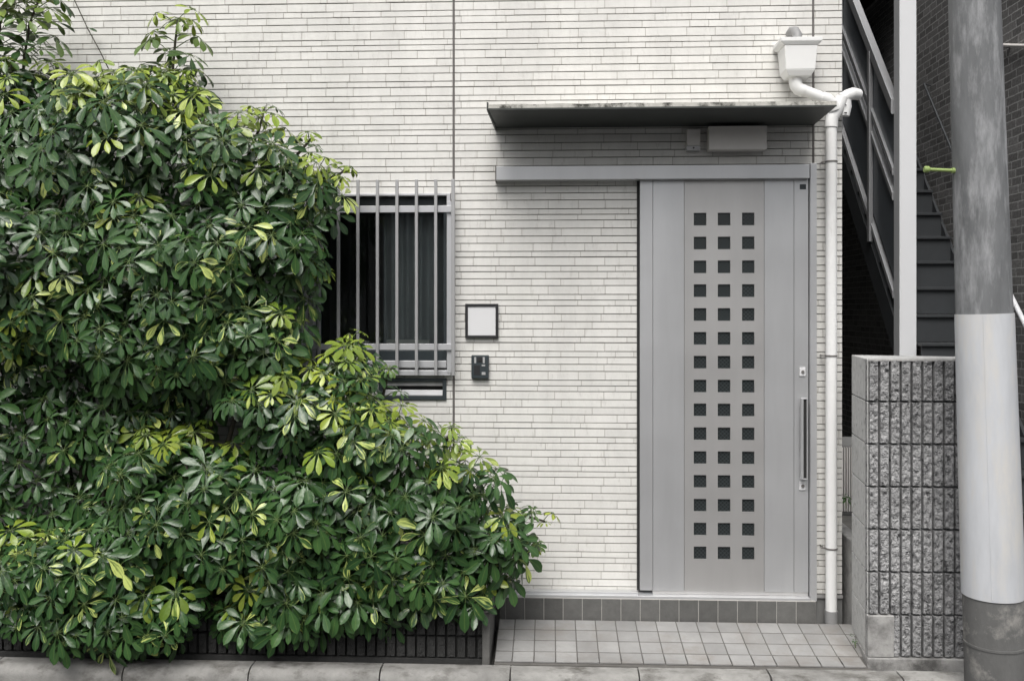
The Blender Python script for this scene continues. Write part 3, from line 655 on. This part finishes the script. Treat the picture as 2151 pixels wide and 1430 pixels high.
for q in range(12):
    ya, yb = 661 + q * 48.6, 661 + (q + 1) * 48.6; A, B_ = pc(ya), pc(yb); an = R(-118)
    for (p_, rr0, nm) in ((A, prad(ya), 0), (B_, prad(yb), 1)):
        c0 = p_ + Vector((math.cos(an) * (rr0 + .0062), math.sin(an) * (rr0 + .0062), 0)); c1 = p_ + Vector((math.cos(an + .035) * (rr0 + .0050), math.sin(an + .035) * (rr0 + .0050), 0))
        s.v += [tuple(c0), tuple(c1)]
    o_ = len(s.v) - 4; s.f.append((o_, o_ + 1, o_ + 3, o_ + 2)); s.c.append(.5)
s.build('sleeve_seam', M['sleeve'], t)
s = MB(); ys = [1352, 1356]; s.tube([pc(1345), pc(1350)], [prad(1348) + .003] * 2, 48); s.build('strap', M['pole_low'], t, smooth='auto')
s = MB(); a = P(2012, 359, YU); b_ = P(1946, 356, YU - .0); s.tube([a, b_], .0075, 14); s.build('step_bolt', M['green'], t, smooth='auto')
s = MB(); s.tube([b_ + Vector((.014, 0, 0)), b_ + Vector((.006, 0, 0)), b_ + Vector((-.006, 0, 0)), b_ + Vector((-.010, 0, 0))], [.010, .0145, .0145, .011], 16); s.build('bolt_collar', M['green'], t, smooth='auto'); s = MB(); s.tube([P(1999, 358.4, YU), P(2006, 358.8, YU)], .012, 12)
s.build('bolt_knob', M['green'], t, smooth='auto')

# ------------------------------------------------------------------ metal staircase in the alley
SL, SR = 2.50, 3.10; RZ, RY = .2, .16
def nose(k): return 1.60 + RY * k, EYE - .235 + RZ * k
t = thing('metal_staircase', 'dark steel staircase climbing away up the alley with a panelled grey railing', 'staircase', (SL, .5, 0))
for k in range(-7, 15):
    y, z_ = nose(k); xl = SL + (.012 if k > 0 else .113)
    s = MB(); s.box(xl, SR, y - .012, y + RY + .03, z_ - .022, z_); s.build('tread', M['stairs'], t, bev=.003)
    s = MB(); s.box(xl, SR, y + .012, y + .017, z_ - RZ + .004, z_ - .024); s.build('riser', M['stairs'], t)
def line(y, off): return EYE + off + 1.24 * (y - 2.3)     # z along the flight; off measured at y=2.3 above eye
y0s, y1s = 1.79, 4.1
s = MB(); s.beam((SL, 1.79, line(1.79, .45)), (SL, y1s, line(y1s, .45)), .02, .27); s.build('stringer', M['stairs'], t)
s = MB(); s.beam((SR + .011, .45, line(.45, .42)), (SR + .011, y1s, line(y1s, .42)), .02, .25); s.build('stringer', M['stairs'], t)
s = MB(); s.beam((SL, y0s, line(y0s, 2.10)), (SL, y1s, line(y1s, 2.10)), .055, .11); s.build('handrail', M['rail'], t, bev=.004)
for off in (1.63, 1.45): s = MB(); s.beam((SL, y0s, line(y0s, off)), (SL, y1s, line(y1s, off)), .04, .055); s.build('middle_rail', M['rail'], t, bev=.003)
s = MB(); s.beam((SL, y0s, line(y0s, .74)), (SL, y1s, line(y1s, .74)), .035, .055); s.build('bottom_rail', M['rail'], t, bev=.003)
s = MB(); s.beam((SL + .004, y0s, line(y0s, 1.83)), (SL + .004, y1s, line(y1s, 1.83)), .008, .46); s.build('panel', M['panel'], t)
s = MB(); s.beam((SL + .004, y0s, line(y0s, 1.11)), (SL + .004, y1s, line(y1s, 1.11)), .008, .53); s.build('panel', M['panel'], t)
for yy in (2.24, 2.94, 3.7):
    s = MB(); s.box(SL - .032, SL - .001, yy - .022, yy + .022, line(yy, .60), line(yy, 2.07)); s.build('baluster', M['rail'], t, bev=.002)
s = MB(); s.box(SL - .01, SL + .110, 1.68, 1.788, -.1, 5.0); s.build('newel_post', M['post'], t, bev=.006)

# ------------------------------------------------------------------ neighbour's dark brick building
nb = thing('neighbour_building', 'dark grey brick neighbouring building along the far side of the alley', 'building', (3.3, 1, 0))
s = MB(); s.box(3.15, 3.4, .15, 9, -.1, 6.0); s.build('side_wall', M['brick'], nb)
s = MB(); s.box(1.45, 3.14, 6.6, 6.8, -.1, 6.0); s.build('rear_wall', M['wallside'], nb)
s = MB(); s.box(XE + .06, 3.14, 3.0, 6.59, 4.6, 4.7); s.build('sky_block_slab', M['sky_block_slab'], nb)  # slab added over the stair to block the sky and keep the alley dark
s = MB(); s.box(XE + .06, 3.14, 4.05, 6.59, 3.95, 4.05); s.build('landing', M['sky_block_slab'], nb)
def rail_on_wall(name, label, cat, pts, r, mt_, brackets):
    t = thing(name, label, cat, pts[0]); s = MB(); s.tube(pts, r, 12); s.build('rail', mt_, t, smooth='auto')
    for b in brackets:
        s = MB(); s.tube([b, (3.149, b[1], b[2] - .02)], r * .6, 8); s.build('bracket', mt_, t)
XH = 3.09
def PH(px, py, X=XH):       # point on the plane x = X
    lo, hi = -3., 30.
    for _ in range(60):
        mid = (lo + hi) / 2
        if PX(px, mid) > X: hi = mid
        else: lo = mid
    return P(px, py, mid)
a, b_ = PH(1941, 176), PH(2002, 322); e_ = b_ + (b_ - a) * 1.5
rail_on_wall('wall_handrail', 'thin dark handrail sloping down the brick wall behind the pole', 'handrail', [a, b_, e_], .009, M['stairs'], [a, b_])
a, b_ = PH(2118, 610), PH(2162, 698)
rail_on_wall('entry_handrail', 'pale thin handrail right of the white pole sleeve', 'handrail', [a, b_, b_ + (b_ - a) * .6], .016, M['post'], [b_])
a, b_ = PH(2090, 95, 3.12), PH(2170, 97, 3.12)
t = thing('wall_conduit', 'thin pale conduit crossing the brick wall at the top right corner', 'conduit', a)
s = MB(); s.tube([a, b_], .012, 10); s.build('tube', M['beige'], t, smooth='auto')
s = MB()
for f_ in (.3, .8):
    s = MB(); p = a.lerp(b_, f_); s.box(3.128, 3.149, p.y - .008, p.y + .008, p.z - .016, p.z + .016)
    s.build("clip", M["steel"], t)

# unseen wall added behind the camera to bound the sky and feed reflections
ob = thing('added_opposite_wall', 'plain unseen wall added across the street to bound the sky and feed reflections', 'wall', (0, -9.2, -.2))
s = MB(); s.box(-12, 12, -9.4, -9.2, -.2, 3.6); s.build('wall_body', M['opp'], ob)
s = MB(); s.box(-12.1, 12.1, -9.45, -9.15, 3.601, 3.68); s.build('coping', M['wallside'], ob)

# ------------------------------------------------------------------ shrubs
class Leaves:
    def __init__(s): s.V = []; s.Fc = []; s.UV = []; s.A = []; s.n = 0; s.st = MB(); s.rng = random.Random(11)
    NU = 7
    def leaflet(s, base, d, nrm, L, Wd, droop, col, fold=.25, curl=0):
        NU = s.NU; p = Vector(base); dd = Vector(d).normalized(); side = dd.cross(nrm).normalized()
        verts = []; uvs = []
        for i in range(NU):
            u = i / (NU - 1)
            prof = math.sin(math.pi * min(1, u ** 1.5 * .985 + .0)) ** .8 if u < 1 else 0
            w_ = Wd * .53 * max(prof, .04 if i == 0 else 0)
            n_ = side.cross(dd).normalized()
            up = n_ * (w_ * fold)
            verts += [p - side * w_ + up, p.copy(), p + side * w_ + up]; uvs += [(u, -1), (u, 0), (u, 1)]
            dd = (dd + Vector((0, 0, -1)) * droop / NU + side * curl / NU).normalized()
            side = (side - dd * side.dot(dd)).normalized()
            p = p + dd * (L / (NU - 1))
        o = s.n; s.V += verts; s.n += len(verts)
        for i in range(NU - 1):
            for k in (0, 1):
                a = i * 3 + k; f = (a, a + 1, a + 4, a + 3)
                s.Fc.append(tuple(o + q for q in f)); s.UV += [uvs[q] for q in f]; s.A += [col] * 4
    def whorl(s, hub, axis, size=1., var=0., young=0., n=None, pet=None):
        r = s.rng; axis = Vector(axis).normalized()
        a = axis.cross(Vector((0, 0, 1)) if abs(axis.z) < .95 else Vector((1, 0, 0))).normalized(); b = axis.cross(a)
        n = n or r.choice([7, 7, 8, 8, 9, 9]); ph = r.uniform(0, 6.28); tilt = r.uniform(-.05, .50)
        hub = Vector(hub)
        if pet is not None:
            mid = hub.lerp(pet, .5) + Vector((0, 0, .01)); s.st.tube([pet, mid, hub], [.0028, .0022, .002], 4, cap=False)
        tone = r.random()
        for k in range(n):
            t = ph + 6.2832 * k / n + r.uniform(-.12, .12)
            d = (a * math.cos(t) + b * math.sin(t)) + axis * (-tilt)
            d.normalize(); 
            L = size * (.085 + r.uniform(-.016, .016)) * (1 + .15 * math.sin(t + ph))
            Wd = L * r.uniform(.31, .40)
            base = hub + d * (.024 * size)
            s.st.tube([hub, base], .0016, 3, cap=False)
            ro = (axis + d * tilt + Vector((r.uniform(-.25, .25), r.uniform(-.25, .25), r.uniform(-.2, .2)))).normalized()
            v = var * r.uniform(.3, 1.1) if r.random() < .8 else 0
            col = (min(1, max(0, tone * .6 + r.random() * .4)), min(.75, v), max(0, min(1, young + r.uniform(-.12, .12) * (young > 0))), 1)
            s.leaflet(base, d, ro, L, Wd, r.uniform(.3, 1.05), col, fold=r.uniform(.12, .4), curl=r.uniform(-.25, .25))
    def build(s, parent):
        m = bpy.data.meshes.new('foliage'); m.from_pydata([tuple(v) for v in s.V], [], s.Fc)
        uv = m.uv_layers.new(name='UV'); uv.data.foreach_set('uv', np.array(s.UV, dtype=np.float32).ravel())
        a = m.color_attributes.new('Leaf', 'FLOAT_COLOR', 'CORNER'); a.data.foreach_set('color', np.array(s.A, dtype=np.float32).ravel())
        m.polygons.foreach_set('use_smooth', [True] * len(m.polygons)); m.materials.append(M['leaf']); m.update()
        o = bpy.data.objects.new('foliage', m); scene.collection.objects.link(o); o.parent = parent; o.matrix_parent_inverse = Matrix.Translation(-parent.location)
        return o

def shrub(label, blobs, root, seed, sprigs=(), youngtop=1.1):
    t = thing('schefflera_shrub', label, 'shrub', root, 'variegated umbrella shrubs in the planter')
    L = Leaves(); L.rng = r = random.Random(seed)
    B = []
    for (cx, cy, rx, ry, yc, rdep) in blobs:
        c = P(cx, cy, yc); sc = F / (yc + DIST); B.append((c, Vector((rx / sc, rdep, ry / sc))))
    def inside(p, skip, k):
        for i, (c, rad) in enumerate(B):
            if i == skip: continue
            q = p - c
            if (q.x / rad.x) ** 2 + (q.y / rad.y) ** 2 + (q.z / rad.z) ** 2 < k * k: return True
        return False
    CAV = [(P(a_, b_, -.55), c_) for a_, b_, c_ in ((50, 1010, .24), (150, 850, .24), (440, 905, .11), (560, 575, .10), (310, 640, .13), (380, 1010, .12), (100, 420, .10), (420, 480, .10), (860, 1150, .09), (560, 1200, .12))]
    def layer(scale, spacing, dens, backlim, bright):
        pts = []; grid = {}
        for i, (c, rad) in enumerate(B):
            area = 4 * math.pi * ((rad.x * rad.z) ** 1.6 / 3 + (rad.x * rad.y) ** 1.6 / 3 + (rad.y * rad.z) ** 1.6 / 3) ** (1 / 1.6)
            for _ in range(int(area / (spacing ** 2) * dens)):
                u = Vector((r.gauss(0, 1), r.gauss(0, 1), r.gauss(0, 1))).normalized()
                q0 = c + Vector((u.x * rad.x, u.y * rad.y, u.z * rad.z)) * scale; nn = .6 * noise.noise(q0 * 5.5 + Vector((seed, 0, 0))) + .7 * noise.noise(q0 * 2.3 + Vector((0, seed, 3)))
                if bright and scale == 1.0 and nn < -.13: continue
                k = scale * (1 + r.uniform(-.14, .07) + (.36 if bright else .12) * nn)
                p = c + Vector((u.x * rad.x, u.y * rad.y, u.z * rad.z)) * k
                n = Vector((u.x / rad.x, u.y / rad.y, u.z / rad.z)).normalized()
                if n.y > backlim or p.y > -.11 or p.z < (.0 if p.y < -.58 else .10) or inside(p, i, scale * .93): continue
                if bright and any((p - cc).length < cr * 1.12 * (1 if scale == 1.0 else .7) + (.07 if scale == 1. else .02) for cc, cr in CAV): continue
                if p.y < -.80 and p.z > .2: p.y = -.80 + r.uniform(0, .05)
                key = tuple(int(math.floor(q / spacing)) for q in p); ok = True
                for a in (-1, 0, 1):
                    for b in (-1, 0, 1):
                        for c_ in (-1, 0, 1):
                            for q in grid.get((key[0] + a, key[1] + b, key[2] + c_), ()):
                                if (q - p).length < spacing: ok = False
                if not ok: continue
                grid.setdefault(key, []).append(p)
                ax = (n * .75 + Vector((0, -.45, .55)) + Vector((r.uniform(-.4, .4), r.uniform(-.35, .35), r.uniform(-.3, .3)))).normalized()
                yg = 0; vr = 0
                if bright:
                    up = max(0, n.z) 
                    if r.random() < .04 + youngtop * max(0, up - .30) * 1.8: yg = r.uniform(.45, 1)
                    if r.random() < .34: vr = r.uniform(.36, .62)
                sz = r.uniform(.66, 1.25) * (.85 if yg > .3 else 1)
                inner = p - n * r.uniform(.07, .13) - Vector((0, 0, .03))
                L.whorl(p, ax, sz, vr, yg, pet=inner)
    layer(1.0, .072, 3.0, .5, True); layer(.82, .098, 2.2, .6, True); layer(.66, .082, 2.2, .8, False); layer(.46, .10, 2.2, .9, False)
    # sprigs: upright shoots with whorls round them
    stems = MB()
    for (pts, Y, nw, size) in sprigs:
        P3 = [P(a, b, Y) for a, b in pts]
        stems.tube(P3, [.008 * (1 - .5 * i / len(P3)) for i in range(len(P3))], 7)
        tot_ = len(P3) - 1
        for k in range(nw):
            f = (k + .5 + r.uniform(-.3, .3)) / nw * tot_; i = min(int(f), tot_ - 1); p = P3[i].lerp(P3[i + 1], f - i)
            ang = k * 2.4; out = Vector((math.cos(ang), math.sin(ang) * .6 - .2, .45)).normalized()
            reach = .165 * size * (1 - .45 * f / tot_)
            hub = p + out * reach; hub.y = min(hub.y, -.10)
            L.whorl(hub, (out + Vector((0, -.2, .9))), size * r.uniform(.7, .95), .4 if r.random() < .4 else 0, (f / tot_) ** 2 * .95 if r.random() < .8 else .1, pet=p)
        L.whorl(P3[-1], (0, -.2, 1), size * .6, .3, .95, n=7)
    # main branches
    for (c, rad) in B:
        q = Vector((root[0] + r.uniform(-.25, .25) + (c.x - root[0]) * .35, -.28 + r.uniform(-.08, .08), .08))
        mid = q.lerp(c, .55) + Vector((r.uniform(-.06, .06), .03, .05)); stems.tube([q, mid, c, c + Vector((r.uniform(-.5, .5) * rad.x, -rad.y * .5, rad.z * .6))], [.016, .012, .008, .004], 7)
    L.build(t); stems.build('branches', M['bark'], t, smooth=True); L.st.build('leaf_stalks', M['petiole'], t, smooth=True)
    return t
shrub('tall umbrella shrub with yellow-green tips filling the upper left, reaching the window grille',
      [(40, 330, 230, 190, -.40, .28), (250, 320, 230, 170, -.42, .30), (430, 330, 190, 130, -.40, .26), (590, 400, 130, 95, -.38, .22),
       (560, 520, 115, 140, -.38, .25), (360, 520, 240, 220, -.42, .32), (80, 540, 270, 220, -.44, .32), (280, 700, 260, 150, -.40, .28), (200, 860, 260, 180, -.30, .18), (0, 770, 150, 150, -.34, .22),
       (40, 1000, 240, 260, -.32, .22), (480, 690, 150, 150, -.38, .26), (200, 210, 130, 60, -.35, .2), (30, 190, 110, 70, -.35, .2), (350, 210, 90, 70, -.34, .15)],
      (-2.2, -.28, .08), 21,
      sprigs=[([(355, 240), (362, 160), (368, 90), (374, 38)], -.30, 14, 1.15), ([(45, 220), (50, 130), (62, 50), (85, -10)], -.32, 20, 1.3), ([(640, 420), (690, 380), (735, 352)], -.28, 5, .75),
               ([(520, 330), (545, 270), (556, 225)], -.30, 4, .7), ([(230, 240), (232, 190)], -.3, 3, .8), ([(110, 200), (120, 150)], -.3, 3, .9), ([(620, 330), (655, 290)], -.28, 3, .7), ([(-20, 150), (0, 60), (-5, -20)], -.32, 12, 1.3)])
shrub('lower umbrella shrub sloping down across the front below the window to the porch',
      [(620, 870, 170, 120, -.46, .26), (770, 930, 150, 100, -.46, .24), (900, 1040, 160, 120, -.44, .24), (1010, 1120, 105, 85, -.40, .20), (690, 1060, 250, 170, -.48, .28),
       (880, 1190, 190, 85, -.44, .24), (520, 1295, 130, 42, -.52, .15), (940, 1262, 80, 38, -.46, .13), (240, 1300, 190, 50, -.57, .16), (120, 1275, 170, 55, -.54, .18), (760, 1255, 200, 50, -.48, .18), (430, 1070, 290, 200, -.44, .28), (250, 1160, 200, 120, -.50, .2), (140, 1180, 240, 110, -.50, .26), (730, 780, 60, 65, -.36, .15), (620, 1220, 230, 75, -.48, .22), (330, 1270, 130, 85, -.60, .17), (1040, 1195, 50, 45, -.38, .14)],
      (-1.2, -.28, .08), 35,
      sprigs=[([(740, 800), (745, 745), (733, 700)], -.34, 4, .65), ([(800, 850), (812, 800), (822, 775)], -.34, 3, .65), ([(930, 940), (950, 900)], -.36, 3, .7), ([(1060, 1080), (1110, 1085), (1145, 1095)], -.36, 4, .7), ([(1080, 1140), (1125, 1150)], -.34, 3, .7)], youngtop=.75)

# dry twig hanging in front of the wall, with one leaf
t = thing('vine_twig', 'thin bare twig with one dark leaf against the wall at the top left', 'twig', P(155, 0, -.06))
s = MB(); s.tube([P(140, -60, -.05), P(156, 0, -.05), P(185, 62, -.06), (P(210, 108, -.06)), P(228, 145, -.07)], .0028, 6); s.build('stem', M['bark'], t, smooth=True)
L = Leaves(); L.leaflet(P(184, 58, -.062), (1, -.1, -.45), Vector((0, -.6, .8)), .062, .02, .1, (.1, 0, 0, 1)); L.build(t)

# small weeds in the gap beside the porch
for i, (px, py, sz, lb) in enumerate([(1797, 1345, .35, 'small green weed sprouting in the gap between porch and block wall'), (1777, 1048, .5, 'dark leafy weed behind the drainpipe in the alley')]):
    p = P(px, py, -.33 if i == 0 else .05)
    t = thing('weed', lb, 'weed', p); L = Leaves(); L.rng = random.Random(50 + i)
    for k in range(5 if i else 4): L.whorl(p + Vector((random.uniform(-.02, .02), random.uniform(-.06, .06), random.uniform(0, .02))), (random.uniform(-.4, .4), -.5, 1), sz * (.38 if i == 0 else .6), 0, 0, n=5)
    L.build(t)
    s = MB(); s.tube([p - Vector((0, 0, .05)), p], .002, 5); s.build('stem', M['petiole'], t)
